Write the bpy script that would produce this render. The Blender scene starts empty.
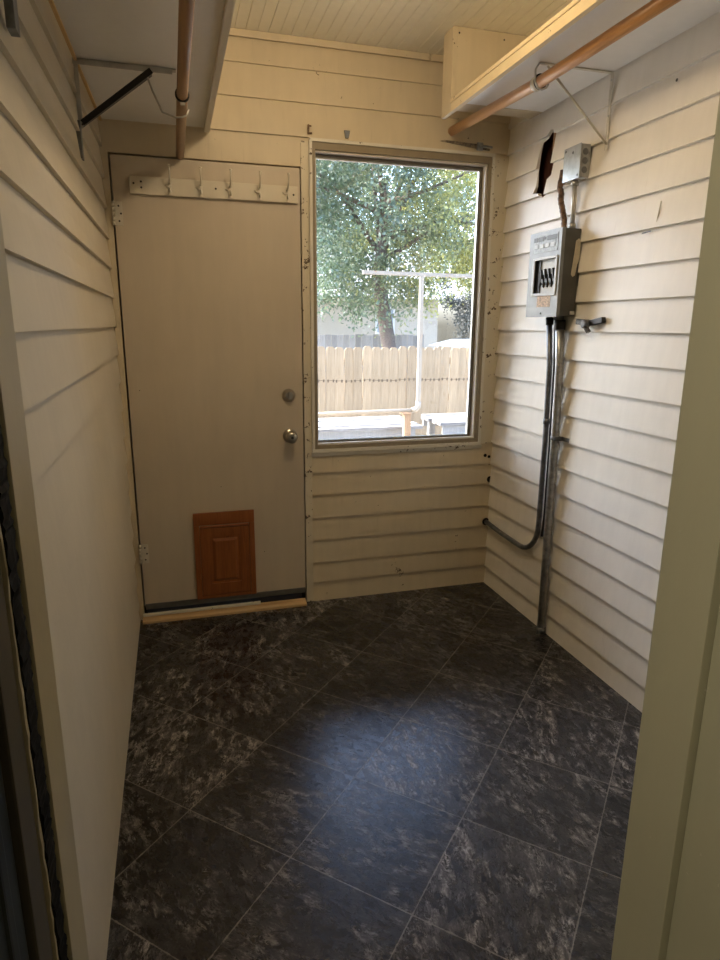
import bpy, bmesh, math, random
from mathutils import Vector, Matrix
random.seed(7)
S = bpy.context.scene
C = S.collection
XL = -1.879          # left wall plane
ZC = 2.61            # ceiling

# ------------------------------------------------------------------ materials
class NT:
    def __init__(s, name):
        s.m = bpy.data.materials.new(name); s.m.use_nodes = True
        s.t = s.m.node_tree; s.t.nodes.clear()
        s.out = s.t.nodes.new('ShaderNodeOutputMaterial')
    def n(s, typ, ins=None, **kw):
        o = s.t.nodes.new(typ)
        for k, v in kw.items(): setattr(o, k, v)
        for k, v in (ins or {}).items():
            if isinstance(v, bpy.types.NodeSocket): s.t.links.new(v, o.inputs[k])
            else: o.inputs[k].default_value = v
        return o
    def math(s, op, a, b=0.0, c=0.0):
        return s.n('ShaderNodeMath', {0: a, 1: b, 2: c}, operation=op).outputs[0]
    def ramp(s, f, stops, interp='LINEAR'):
        r = s.n('ShaderNodeValToRGB', {0: f}); cr = r.color_ramp; cr.interpolation = interp
        while len(cr.elements) < len(stops): cr.elements.new(0.5)
        for e, (p, c) in zip(cr.elements, stops):
            e.position = p; e.color = (*c, 1) if len(c) == 3 else c
        return r.outputs[0]
    def mix(s, f, a, b, bt='MIX'):
        o = s.n('ShaderNodeMix', data_type='RGBA', blend_type=bt)
        for k, v in ((0, f), (6, a), (7, b)):
            if isinstance(v, bpy.types.NodeSocket): s.t.links.new(v, o.inputs[k])
            else: o.inputs[k].default_value = v if k == 0 else ((*v, 1) if len(v) == 3 else v)
        return o.outputs[2]
    def noise(s, vec, scale, detail=4, rough=.55, dist=0.0):
        return s.n('ShaderNodeTexNoise', {'Vector': vec, 'Scale': scale, 'Detail': detail, 'Roughness': rough, 'Distortion': dist})
    def obj(s): return s.n('ShaderNodeTexCoord').outputs['Object']
    def map(s, v, sc=(1, 1, 1), rot=(0, 0, 0), loc=(0, 0, 0)):
        return s.n('ShaderNodeMapping', {'Vector': v, 'Scale': sc, 'Rotation': rot, 'Location': loc}).outputs[0]
    def bsdf(s, col, rough=.5, metal=0., bump=None, bs=.3, bd=.005, spec=.5):
        b = s.n('ShaderNodeBsdfPrincipled')
        for k, v in (('Base Color', col), ('Roughness', rough), ('Metallic', metal), ('Specular IOR Level', spec)):
            if isinstance(v, bpy.types.NodeSocket): s.t.links.new(v, b.inputs[k])
            else: b.inputs[k].default_value = (*v, 1) if isinstance(v, tuple) and len(v) == 3 else v
        if bump is not None:
            bp = s.n('ShaderNodeBump', {'Height': bump, 'Strength': bs, 'Distance': bd})
            s.t.links.new(bp.outputs[0], b.inputs['Normal'])
        s.t.links.new(b.outputs[0], s.out.inputs[0])
        return b

def paint(name, col, var=.06, rough=.45, chips=0.0, chipcol=(.10, .065, .035), streak=.0, scale=1.0):
    k = NT(name); o = k.obj()
    n1 = k.noise(o, 2.2*scale, 5).outputs[0]
    n2 = k.noise(k.map(o, (9, 9, 1.2)), 3, 4).outputs[0]
    f = k.math('ADD', k.math('MULTIPLY', n1, .7), k.math('MULTIPLY', n2, .3))
    d = tuple(c*(1-var*2.2) for c in col); l = tuple(min(1, c*(1+var)) for c in col)
    c = k.ramp(f, [(.3, d), (.7, l)])
    if streak:
        st = k.noise(k.map(o, (22, 22, 1.4)), 2.2, 3).outputs[0]
        m = k.ramp(st, [(.66, (0, 0, 0)), (.80, (1, 1, 1))])
        c = k.mix(k.math('MULTIPLY', m, streak), c, (.16, .11, .06))
    if chips:
        ch = k.noise(o, 34, 6, .7).outputs[0]; big = k.noise(o, 5, 2).outputs[0]
        a = k.math('ADD', ch, k.math('MULTIPLY', big, .55))
        m = k.ramp(a, [(1.02-chips*.22, (0, 0, 0)), (1.03-chips*.22, (1, 1, 1))])
        c = k.mix(m, c, chipcol)
    fine = k.noise(o, 60, 4, .6).outputs[0]
    k.bsdf(c, rough, 0, fine, .18, .002, .35)
    return k.m

def flat(name, col, rough=.5, metal=0., nscale=30, var=.08, bs=.15):
    k = NT(name); o = k.obj(); n = k.noise(o, nscale, 4).outputs[0]
    c = k.ramp(n, [(.3, tuple(x*(1-var*2) for x in col)), (.7, tuple(min(1, x*(1+var)) for x in col))])
    k.bsdf(c, rough, metal, n, bs, .002, .15 if rough > .65 else .5)
    return k.m

def wood(name, a, b, axis=0, rough=.5, sc=1.0, rnd=0.0):
    k = NT(name); o = k.obj()
    s = [22*sc]*3; s[axis] = 1.3*sc
    g = k.noise(k.map(o, tuple(s)), 2.2, 6, .6, 1.2).outputs[0]
    g2 = k.noise(o, 3.5*sc, 3).outputs[0]
    f = k.math('ADD', k.math('MULTIPLY', g, .7), k.math('MULTIPLY', g2, .3))
    c = k.ramp(f, [(.32, a), (.66, b)])
    if rnd:
        q = k.math('ADD', 1-rnd, k.math('MULTIPLY', k.n('ShaderNodeObjectInfo').outputs['Random'], 2*rnd))
        c = k.mix(1.0, c, k.n('ShaderNodeCombineXYZ', {0: q, 1: q, 2: q}).outputs[0], 'MULTIPLY')
    k.bsdf(c, rough, 0, g, .25, .002)
    return k.m

M = {}
M['siding_r'] = paint('painted_siding_right', (.84, .80, .72), .05, .42, chips=.0, streak=.08)  # one cream paint on all walls; this copy lightened for window light
M['siding_l'] = paint('painted_siding_left', (.63, .56, .43), .05, .40, chips=.0, streak=.0)  # same cream, darkened for the shade on the left wall
M['siding_b'] = paint('painted_siding_back', (.66, .565, .40), .06, .45, chips=.12, streak=.15)  # same cream, browned for the shade on the back wall
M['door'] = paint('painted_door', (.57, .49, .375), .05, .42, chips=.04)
M['trim'] = paint('painted_trim', (.68, .61, .46), .06, .42, chips=.55)
M['ceil'] = paint('painted_beadboard', (.88, .84, .71), .04, .5)
M['jamb'] = paint('olive_cream_paint', (.41, .39, .28), .04, .38, chips=.12, chipcol=(.5, .47, .36))
M['jamb_l'] = paint('tan_jamb_paint', (.46, .40, .27), .05, .42)
M['white'] = paint('white_shelf_paint', (.84, .83, .80), .03, .45)
M['lipw'] = paint('shelf_edge_paint', (.70, .65, .54), .04, .4)
M['lipy'] = paint('shelf_lip_cream', (.74, .61, .38), .06, .4, chips=.1)
M['whitebead'] = paint('white_bead_paint', (.72, .68, .58), .05, .4, chips=.45)
M['taupe'] = paint('taupe_window_paint', (.30, .245, .165), .10, .4, chips=.2, chipcol=(.5, .42, .3))
M['dkframe'] = flat('window_inner_brown', (.16, .14, .11), .45)
M['alum'] = flat('dull_aluminium', (.50, .50, .48), .35, .8)
M['dowel'] = wood('varnished_dowel_light', (.42, .20, .07), (.64, .35, .14), 1, .3)
M['dowel2'] = wood('varnished_dowel_dark', (.22, .115, .05), (.38, .21, .09), 1, .35)
M['petwood'] = wood('orange_brown_stained_wood', (.19, .055, .014), (.34, .115, .032), 2, .35, 1.5)
M['thresh'] = wood('pale_raw_pine', (.46, .29, .13), (.66, .45, .22), 0, .55)
M['rawwood'] = wood('raw_yellow_wood', (.55, .36, .14), (.72, .50, .24), 1, .6)
M['galv'] = flat('galvanised_steel', (.42, .43, .43), .38, .75, 40, .18)
M['galvdark'] = flat('dark_galvanised', (.22, .23, .24), .42, .7, 40, .18)
M['conduitpaint'] = flat('bright_conduit', (.55, .54, .50), .32, .7, 25, .12)
M['boxface'] = flat('grey_enamel', (.235, .24, .235), .42, .15, 20, .08)
M['boxside'] = flat('dark_grey_enamel', (.085, .083, .072), .5, .1, 20, .08)
M['black'] = flat('black_plastic', (.015, .015, .016), .45)
M['blackmetal'] = flat('black_enamel_metal', (.022, .022, .024), .35, .3)
M['lt'] = flat('light_metal', (.55, .54, .50), .35, .6)
M['crm'] = flat('cream_metal', (.66, .61, .50), .4, .1)
M['brass'] = flat('satin_nickel', (.46, .43, .37), .28, .95)
M['dkbrass'] = flat('dark_keyway', (.06, .05, .04), .4, .6)
M['rust'] = flat('rusty_armour', (.20, .12, .07), .6, .4, 60, .35)
M['cavity'] = wood('red_brown_boards', (.055, .016, .010), (.13, .045, .028), 2, .8)
M['lath'] = wood('old_lath', (.35, .19, .10), (.55, .32, .18), 2, .8)
M['pale'] = flat('pale_plate', (.55, .56, .54), .45)
M['tape'] = flat('pale_tan_patch', (.55, .49, .38), .6)
M['sticker'] = flat('faded_orange_sticker', (.60, .40, .22), .6, 0, 120, .35)
M['dark'] = flat('dark_gap', (.012, .010, .009), .8)
M['navy'] = flat('navy_gap_shade', (.010, .014, .028), .5)
M['sweep'] = flat('grey_sweep', (.20, .20, .19), .4, .6)
M['weather'] = flat('crumbling_black_seal', (.010, .009, .008), .8, 0, 18, .6, .8)
M['teal'] = flat('dark_teal_paint', (.020, .027, .026), .45, 0, 6, .25)
M['hall'] = paint('hall_wall_paint', (.30, .28, .22), .03, .6)

def slate():
    k = NT('slate_vinyl_tile'); o = k.obj()
    a = -0.7771; s = 0.3631; ox, oy = -1.6731, -0.8555
    sx = k.n('ShaderNodeSeparateXYZ', {0: o})
    x = k.math('SUBTRACT', sx.outputs[0], ox); y = k.math('SUBTRACT', sx.outputs[1], oy)
    u = k.math('DIVIDE', k.math('ADD', k.math('MULTIPLY', x, math.cos(a)), k.math('MULTIPLY', y, math.sin(a))), s)
    v = k.math('DIVIDE', k.math('SUBTRACT', k.math('MULTIPLY', y, math.cos(a)), k.math('MULTIPLY', x, math.sin(a))), s)
    iu, iv = k.math('FLOOR', u), k.math('FLOOR', v)
    fu, fv = k.math('FRACT', u), k.math('FRACT', v)
    idv = k.n('ShaderNodeCombineXYZ', {0: iu, 1: iv, 2: 3.0}).outputs[0]
    wn = k.n('ShaderNodeTexWhiteNoise', {'Vector': idv}, noise_dimensions='3D')
    off = k.n('ShaderNodeVectorMath', {0: wn.outputs['Color'], 1: (37, 23, 11)}, operation='MULTIPLY').outputs[0]
    loc = k.n('ShaderNodeCombineXYZ', {0: fu, 1: fv, 2: 0.0}).outputs[0]
    rot = k.n('ShaderNodeVectorRotate', {'Vector': loc, 'Angle': k.math('MULTIPLY', k.math('FLOOR', k.math('MULTIPLY', wn.outputs['Value'], 3.99)), .35)}, rotation_type='Z_AXIS').outputs[0]
    p = k.n('ShaderNodeVectorMath', {0: rot, 1: off}, operation='ADD').outputs[0]
    pm = k.map(p, (1.3, 2.2, 1))
    base = k.noise(pm, 1.5, 7, .58, .7).outputs[0]
    mid = k.noise(pm, 6.0, 10, .72, .5).outputs[0]
    rid = k.noise(pm, 2.4, 9, .64, .6).outputs[0]
    fine = k.noise(k.map(p, (1.0, 2.4, 1)), 8.5, 9, .70, .5).outputs[0]
    terr = k.math('FRACT', k.math('MULTIPLY', rid, 13.0))
    edge = k.ramp(terr, [(0, (1, 1, 1)), (.14, (.55, .55, .55)), (.50, (0, 0, 0))])
    patch = k.ramp(base, [(.46, (0, 0, 0)), (.56, (1, 1, 1))])
    fl = k.ramp(fine, [(.46, (0, 0, 0)), (.62, (1, 1, 1))])
    sc_ = k.ramp(mid, [(.44, (0, 0, 0)), (.62, (1, 1, 1))])
    c = k.ramp(mid, [(.34, (.005, .0048, .0053)), (.52, (.014, .0128, .013)), (.66, (.045, .040, .038))])
    brown = k.ramp(fine, [(.38, (.018, .016, .015)), (.50, (.095, .084, .076)), (.61, (.30, .275, .25))])
    c = k.mix(k.math('MULTIPLY', patch, k.math('MULTIPLY', sc_, .9)), c, brown)
    hl = k.math('MULTIPLY', edge, k.math('MULTIPLY', fl, k.math('ADD', .25, k.math('MULTIPLY', patch, .75))))
    c = k.mix(hl, c, (.42, .40, .38))
    # per tile tone
    tone = k.math('ADD', .45, k.math('MULTIPLY', wn.outputs['Value'], 1.15))
    tc = k.n('ShaderNodeCombineXYZ', {0: tone, 1: tone, 2: tone}).outputs[0]
    c = k.mix(1.0, c, tc, 'MULTIPLY')
    eu = k.math('MINIMUM', fu, k.math('SUBTRACT', 1, fu)); ev = k.math('MINIMUM', fv, k.math('SUBTRACT', 1, fv))
    e = k.math('MINIMUM', eu, ev)
    sn = k.noise(o, 45, 4, .7).outputs[0]
    wdt = k.math('MULTIPLY', .0070, k.math('SUBTRACT', k.math('MULTIPLY', sn, 2.8), .8))
    seam = k.math('LESS_THAN', e, wdt)
    c = k.mix(k.math('MULTIPLY', seam, .85), c, (.25, .23, .205))
    h = k.math('ADD', k.math('MULTIPLY', fine, .35), k.math('MULTIPLY', k.math('FLOOR', k.math('MULTIPLY', rid, 20.0)), .07))
    h = k.math('SUBTRACT', h, k.math('MULTIPLY', k.math('LESS_THAN', e, .006), .6))
    r = k.ramp(mid, [(.3, (.21, .21, .21)), (.7, (.34, .34, .34))])
    k.bsdf(c, r, 0, h, .35, .004, .55)
    return k.m
M['slate'] = slate()

def leaf(name, c1, c2, c3, xg=0.0):
    k = NT(name); o = k.obj()
    n = k.noise(o, 1.1, 3).outputs[0]; f = k.noise(o, 14, 2).outputs[0]
    a = k.math('ADD', k.math('MULTIPLY', n, .65), k.math('MULTIPLY', f, .35))
    sx = k.n('ShaderNodeSeparateXYZ', {0: o})
    a = k.math('ADD', a, k.math('MULTIPLY', sx.outputs[0], xg))
    c = k.ramp(a, [(.38, c1), (.5, c2), (.62, c3)])
    d = k.n('ShaderNodeBsdfDiffuse', {0: c}); t = k.n('ShaderNodeBsdfTranslucent', {0: c})
    g = k.n('ShaderNodeBsdfGlossy', {'Roughness': .45}); 
    m = k.n('ShaderNodeMixShader', {0: .45, 1: d.outputs[0], 2: t.outputs[0]})
    m2 = k.n('ShaderNodeMixShader', {0: .07, 1: m.outputs[0], 2: g.outputs[0]})
    k.t.links.new(m2.outputs[0], k.out.inputs[0]); return k.m
M['leafA'] = leaf('green_leaves', (.085, .13, .075), (.165, .215, .115), (.46, .45, .13), .085)
M['leafB'] = leaf('bluegreen_leaves', (.10, .15, .125), (.18, .24, .18), (.26, .31, .22))
M['leafC'] = leaf('dark_needle_leaves', (.05, .06, .055), (.09, .10, .09), (.14, .145, .13))
M['bark'] = wood('grey_brown_bark', (.07, .055, .045), (.15, .12, .10), 2, .9)
M['fence'] = wood('sun_bleached_pickets', (.25, .172, .094), (.40, .288, .170), 2, .85, .6, .14)
M['fline'] = flat('picket_line_brown', (.12, .08, .05), .8)  # dark brown of the small squares and line across each picket
M['greyfence'] = wood('grey_weathered_boards', (.19, .185, .175), (.29, .28, .265), 2, .85, 1.0, .25)
M['weathered'] = wood('weathered_grey_planks', (.08, .07, .06), (.30, .285, .27), 0, .8)
M['postwood'] = wood('orange_timber', (.26, .15, .075), (.36, .23, .13), 2, .8)
M['postwhite'] = paint('chalky_white_metal', (.37, .315, .245), .08, .5, chips=.4, chipcol=(.4, .26, .15))
M['housewall'] = paint('neighbour_stucco', (.40, .36, .29), .03, .7)
M['roof'] = flat('grey_shingles', (.42, .43, .44), .8)
M['extwall'] = paint('exterior_siding_paint', (.6, .57, .5), .04, .6)

def ground_mat():
    k = NT('dry_yard_ground'); o = k.obj()
    n = k.noise(o, 1.2, 6).outputs[0]; n2 = k.noise(o, 30, 4).outputs[0]
    c = k.ramp(k.math('ADD', k.math('MULTIPLY', n, .6), k.math('MULTIPLY', n2, .4)), [(.35, (.30, .27, .22)), (.6, (.50, .46, .40))])  # ground is out of view; pale tone set to bounce light up indoors
    k.bsdf(c, .95, 0, n2, .4, .02); return k.m
M['ground'] = ground_mat()

def glass_mat(name, amt=.0, tint=(.97, .985, .98)):
    k = NT(name)
    tr = k.n('ShaderNodeBsdfTransparent', {0: (*tint, 1)}); gl = k.n('ShaderNodeBsdfGlossy', {'Roughness': .02})
    fr = k.n('ShaderNodeFresnel', {'IOR': 1.45})
    m = k.n('ShaderNodeMixShader', {0: fr.outputs[0], 1: tr.outputs[0], 2: gl.outputs[0]})
    k.t.links.new(m.outputs[0], k.out.inputs[0]); return k.m
M['glass'] = glass_mat('window_glass')

def bulb_mat():
    k = NT('lit_bulb_glass')
    e = k.n('ShaderNodeEmission', {'Color': (1, .78, .5, 1), 'Strength': 12.0})
    k.t.links.new(e.outputs[0], k.out.inputs[0]); return k.m
M['bulb'] = bulb_mat()

# ------------------------------------------------------------------ mesh helpers
class MB:
    """collects shapes into one mesh"""
    def __init__(s): s.bm = bmesh.new(); s.mi = 0
    def _setmi(s, faces):
        for f in faces: f.material_index = s.mi
    def box(s, x0, x1, y0, y1, z0, z1, bev=0.0, mat=None):
        before = set(s.bm.faces)
        r = bmesh.ops.create_cube(s.bm, size=1.0)
        mt = Matrix.Translation(((x0+x1)/2, (y0+y1)/2, (z0+z1)/2)) @ Matrix.Diagonal((abs(x1-x0), abs(y1-y0), abs(z1-z0), 1))
        if mat is not None: mt = mat @ mt
        bmesh.ops.transform(s.bm, matrix=mt, verts=r['verts'])
        if bev:
            es = list({e for v in r['verts'] for e in v.link_edges})
            bmesh.ops.bevel(s.bm, geom=es, offset=bev, segments=2, affect='EDGES', profile=.7)
        s._setmi([f for f in s.bm.faces if f not in before]); return s
    def prism(s, pts, vec, mat=None):
        """pts: polygon (3D list), extruded along vec"""
        vec = Vector(vec)
        a = [s.bm.verts.new(Vector(p)) for p in pts]; b = [s.bm.verts.new(Vector(p)+vec) for p in pts]
        fs = [s.bm.faces.new(a), s.bm.faces.new(list(reversed(b)))]
        n = len(pts)
        for i in range(n): fs.append(s.bm.faces.new((a[i], b[i], b[(i+1) % n], a[(i+1) % n])))
        bmesh.ops.recalc_face_normals(s.bm, faces=fs)
        if mat is not None: bmesh.ops.transform(s.bm, matrix=mat, verts=a+b)
        s._setmi(fs); return s
    def tube(s, pts, r, seg=12, caps=True, smooth=True):
        pts = [Vector(p) for p in pts]; rings = []
        rr = r if isinstance(r, (list, tuple)) else [r]*len(pts)
        up = None
        for i, p in enumerate(pts):
            t = (pts[min(i+1, len(pts)-1)]-pts[max(i-1, 0)]).normalized()
            if up is None:
                up = Vector((0, 0, 1)) if abs(t.z) < .9 else Vector((1, 0, 0))
            a = t.cross(up).normalized(); b = a.cross(t).normalized(); up = b
            rings.append([s.bm.verts.new(p+rr[i]*(math.cos(q)*a+math.sin(q)*b)) for q in [2*math.pi*j/seg for j in range(seg)]])
        fs = []
        for i in range(len(rings)-1):
            for j in range(seg):
                f = s.bm.faces.new((rings[i][j], rings[i][(j+1) % seg], rings[i+1][(j+1) % seg], rings[i+1][j])); f.smooth = smooth; fs.append(f)
        if caps: fs += [s.bm.faces.new(rings[0]), s.bm.faces.new(list(reversed(rings[-1])))]
        bmesh.ops.recalc_face_normals(s.bm, faces=fs); s._setmi(fs); return s
    def lathe(s, prof, origin, axis, seg=24, smooth=True):
        """prof: (dist along axis, radius)"""
        o = Vector(origin); ax = Vector(axis).normalized()
        pts = [o+ax*d for d, r in prof]
        up = Vector((0, 0, 1)) if abs(ax.z) < .9 else Vector((1, 0, 0))
        a = ax.cross(up).normalized(); b = a.cross(ax)
        rings = [[s.bm.verts.new(p+max(r, 1e-4)*(math.cos(q)*a+math.sin(q)*b)) for q in [2*math.pi*j/seg for j in range(seg)]] for p, (d, r) in zip(pts, prof)]
        fs = []
        for i in range(len(rings)-1):
            for j in range(seg):
                f = s.bm.faces.new((rings[i][j], rings[i][(j+1) % seg], rings[i+1][(j+1) % seg], rings[i+1][j])); f.smooth = smooth; fs.append(f)
        fs += [s.bm.faces.new(rings[0]), s.bm.faces.new(list(reversed(rings[-1])))]
        bmesh.ops.recalc_face_normals(s.bm, faces=fs); s._setmi(fs); return s
    def bar(s, a, b, w, h, up=(0, 0, 1), bev=0.0):
        """rectangular bar from a to b, w across, h along 'up'"""
        a, b = Vector(a), Vector(b); t = (b-a).normalized(); u = Vector(up)
        x = t.cross(u).normalized(); u = x.cross(t).normalized()
        m = Matrix(((x.x, t.x, u.x, 0), (x.y, t.y, u.y, 0), (x.z, t.z, u.z, 0), (0, 0, 0, 1)))
        m = Matrix.Translation((a+b)/2) @ m; L = (b-a).length
        return s.box(-w/2, w/2, -L/2, L/2, -h/2, h/2, bev, m)
    def ring(s, x0, x1, z0, z1, w, y0, y1, bot=None, wl=None, wt=None):
        """rectangular frame in xz plane; w member width"""
        wb = w if bot is None else bot
        wl = w if wl is None else wl; wt = w if wt is None else wt
        s.box(x0, x0+wl, y0, y1, z0, z1); s.box(x1-w, x1, y0, y1, z0, z1)
        s.box(x0+wl, x1-w, y0, y1, z1-wt, z1); s.box(x0+wl, x1-w, y0, y1, z0, z0+wb); return s
    def build(s, name, mats, parent=None, origin=None):
        me = bpy.data.meshes.new(name)
        if origin is None:
            if s.bm.verts:
                xs = [v.co for v in s.bm.verts]
                mn = Vector([min(c[i] for c in xs) for i in range(3)]); mx = Vector([max(c[i] for c in xs) for i in range(3)])
                origin = Vector(((mn.x+mx.x)/2, (mn.y+mx.y)/2, mn.z))
        origin = Vector(origin)
        bmesh.ops.translate(s.bm, verts=s.bm.verts, vec=-origin)
        s.bm.to_mesh(me); s.bm.free()
        if not isinstance(mats, (list, tuple)): mats = [mats]
        for m in mats: me.materials.append(m)
        o = bpy.data.objects.new(name, me); C.objects.link(o)
        if parent is not None:
            o.parent = parent
            pw = Vector(parent.get('_o', (0, 0, 0))); o.location = origin-pw
            o['_o'] = tuple(origin)
        else:
            o.location = origin; o['_o'] = tuple(origin)
        return o

def thing(name, label, cat, loc, group=None):
    o = bpy.data.objects.new(name, None); C.objects.link(o); o.location = loc; o['_o'] = tuple(loc)
    o.empty_display_size = .05
    return tag(o, label, cat, group)
def tag(o, label, cat, group=None):
    o['label'] = label; o['category'] = cat
    if group: o['group'] = group
    return o
def struct(o, label=None):
    o['kind'] = 'structure'
    if label: o['label'] = label
    return o

# ------------------------------------------------------------------ siding
def profile(z0, z1, laps, out=.014, top=.004, back=-.03):
    """(d,z) outline: outer face steps at each lap"""
    zs = [z0]+[z for z in laps if z0 < z < z1]+[z1]
    full = sorted(laps)
    pts = []
    for i in range(len(zs)-1):
        a, b = zs[i], zs[i+1]
        # extent of the complete board this piece belongs to
        lo = max([z for z in full if z <= a+1e-6], default=a); hi = min([z for z in full if z >= b-1e-6], default=b)
        f = lambda z: out+(top-out)*(z-lo)/max(hi-lo, .08)
        pts += [(f(a), a), (f(b), b)]
    return pts+[(back, z1), (back, z0)]

RL = [.099+.1178*k for k in range(22)]
LL = [1.159-.1205*9+.1205*k for k in range(22)]
BL_low = [.105, .212, .336, .454, .576, .69]
BL_up = [2.223, 2.36, 2.49, 2.61]

# right wall (x = 0, faces -x)
mb = MB()
mb.prism([(-d, 0, z) for d, z in profile(0, ZC, RL, .0165, .001, -.0005)], (0, -2.41, 0))
rw = mb.build('wall_right', [M['siding_r']], origin=(0, 0, 0))
# ragged hole cut through the siding
cut = MB()
hole = [(-.385, 2.225), (-.335, 2.215), (-.318, 2.150), (-.325, 2.085), (-.338, 2.045), (-.300, 2.015), (-.270, 2.002),
        (-.262, 1.985), (-.335, 1.972), (-.372, 1.990), (-.374, 2.03), (-.400, 2.048), (-.408, 2.12), (-.398, 2.17), (-.412, 2.22)]
hole = [(-.272, 2.000), (-.290, 2.03), (-.288, 2.09), (-.298, 2.165), (-.312, 2.205), (-.352, 2.212), (-.388, 2.238), (-.412, 2.232),
        (-.408, 2.14), (-.402, 2.055), (-.372, 2.043), (-.366, 1.985), (-.335, 1.975), (-.318, 1.995)]
cut.prism([(-.1, y, z) for y, z in hole], (.2, 0, 0))
co = cut.build('cutter', M['dark'], origin=(0, 0, 0))
mod = rw.modifiers.new('b', 'BOOLEAN'); mod.object = co; mod.operation = 'DIFFERENCE'; mod.solver = 'EXACT'
dg = bpy.context.evaluated_depsgraph_get(); dg.update()
me2 = bpy.data.meshes.new_from_object(rw.evaluated_get(dg)); rw.modifiers.clear(); rw.data = me2
bpy.data.objects.remove(co, do_unlink=True)
struct(rw, 'cream painted clapboard wall with the fuse panel')
b = MB(); b.box(.050, .0755, -.55, -.15, 1.85, 2.35); b.box(.001, .050, -.55, -.54, 1.85, 2.35); b.box(.001, .050, -.16, -.15, 1.85, 2.35)
b.build('sheathing', M['cavity'], rw)
b = MB(); b.box(.006, .0305, -.425, -.378, 2.12, 2.28); b.box(.020, .0495, -.372, -.340, 1.93, 1.99)
b.build('lath', M['lath'], rw)
b = MB(); b.box(.076, .14, -2.6, .13, -.7, ZC+.05); b.box(.001, .0755, -2.41, -.5505, 0, ZC); b.box(.001, .0755, -.1495, .02, 0, ZC)
b.box(.001, .0755, -.55, -.15, 0, 1.8495); b.box(.001, .0755, -.55, -.15, 2.3505, ZC)
b.build('wall_backing', M['extwall'], rw)

# left wall (x = XL, faces +x)
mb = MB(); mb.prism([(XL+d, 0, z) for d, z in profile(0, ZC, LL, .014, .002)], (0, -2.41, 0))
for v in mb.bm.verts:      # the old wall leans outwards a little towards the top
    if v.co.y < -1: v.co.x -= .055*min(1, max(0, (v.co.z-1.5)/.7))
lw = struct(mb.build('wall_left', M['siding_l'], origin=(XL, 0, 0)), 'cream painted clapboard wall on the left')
b = MB(); b.box(XL-.14, XL-.0301, -2.6, .13, -.7, ZC+.05); b.build('wall_backing', M['extwall'], lw)

# back wall (y = 0, faces -y)
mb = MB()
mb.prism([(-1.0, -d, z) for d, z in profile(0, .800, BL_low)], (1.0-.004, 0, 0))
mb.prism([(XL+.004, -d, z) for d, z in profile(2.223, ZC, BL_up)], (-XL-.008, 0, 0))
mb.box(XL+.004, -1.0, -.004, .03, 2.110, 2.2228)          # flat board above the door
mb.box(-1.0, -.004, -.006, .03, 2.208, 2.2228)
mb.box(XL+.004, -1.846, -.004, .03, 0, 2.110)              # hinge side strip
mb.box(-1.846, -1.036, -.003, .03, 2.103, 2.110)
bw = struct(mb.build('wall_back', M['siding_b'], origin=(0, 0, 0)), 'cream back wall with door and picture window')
b = MB(); b.box(XL-.14, -.99, .0605, .13, -.7, ZC+.05); b.box(-.090, .0755, .0305, .072, -.7, ZC+.05)
b.box(-.99, -.090, .0305, .072, -.7, .80); b.box(-.99, -.090, .0305, .072, 2.215, ZC+.05)
b.box(-1.036, -.99, .0301, .0605, 0, ZC+.05); b.box(XL-.03, -1.846, .0301, .0605, 0, ZC); b.box(-1.846, -1.036, .0301, .0605, 2.11, ZC)
b.build('wall_backing', M['extwall'], bw)
b = MB(); b.tube([(-.048, -.0145, .735), (-.048, -.011, .735)], .009, 12); b.tube([(-.025, -.0145, .727), (-.025, -.011, .727)], .008, 12)
b.tube([(-.012, -.0165, .600), (-.012, -.010, .600)], .018, 12); b.build('drilled_hole', M['dark'], bw)
b = MB(); b.box(-1.846, -1.036, .0302, .0600, 0, .045); b.build('door_recess', M['dark'], bw)  # near-black block painted in for shade under the door

b = MB(); b.box(-.0835, -.004, -.010, .03, .800, 2.2075); struct(b.build('trim_10', M['trim'], origin=(-.05, 0, .8)), 'chipped cream casing right of the window')
b = MB(); b.box(-1.036, -1.0, -.010, .03, 0, 2.2075); struct(b.build('trim_11', M['trim'], origin=(-1.02, 0, 0)), 'narrow cream casing between door and window')
# floor
b = MB(); b.box(XL-.03, .03, -2.62, .03, -.06, 0); fl = struct(b.build('floor', M['slate'], origin=(0, 0, 0)), 'dark slate look tiles laid diagonally')
b = MB(); b.box(XL-.14, .14, -2.62, .13, -.7, -.061); b.build('subfloor', M['dark'], fl)

# ceiling: beadboard running along y
b = MB(); pts = []; x = XL
pitch = .0475; k = 0
while x < .03:
    g = .0035 if k % 2 == 0 else .0018
    dep = .005 if k % 2 == 0 else .003
    pts += [(x, -2.41, ZC), (x+pitch-2*g, -2.41, ZC), (x+pitch-g, -2.41, ZC+dep)]
    x += pitch; k += 1
pts += [(x, -2.41, ZC), (x, -2.41, ZC+.04), (XL, -2.41, ZC+.04)]
b.prism(pts, (0, 2.44, 0))
struct(b.build('ceiling', M['ceil'], origin=(0, 0, 0)), 'cream beadboard ceiling')
b = MB(); b.box(XL-2.0, 1.2, -4.9, 1.1, ZC+.06, ZC+.20); struct(b.build('trim_1', M['extwall'], origin=(0, 0, 0)), 'roof slab with an eave added to keep sun off the window')  # eave depth and left overrun shaped to block direct sun at the window
b = MB(); b.box(XL+.016, -.44, -.024, -.0145, ZC-.028, ZC-.001, .002); b.box(-.43, -.018, -.024, -.0145, ZC-.028, ZC-.001, .002)
struct(b.build('trim_2', M['siding_b'], origin=(0, 0, 0)), 'narrow moulding where the back wall meets the ceiling')

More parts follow.
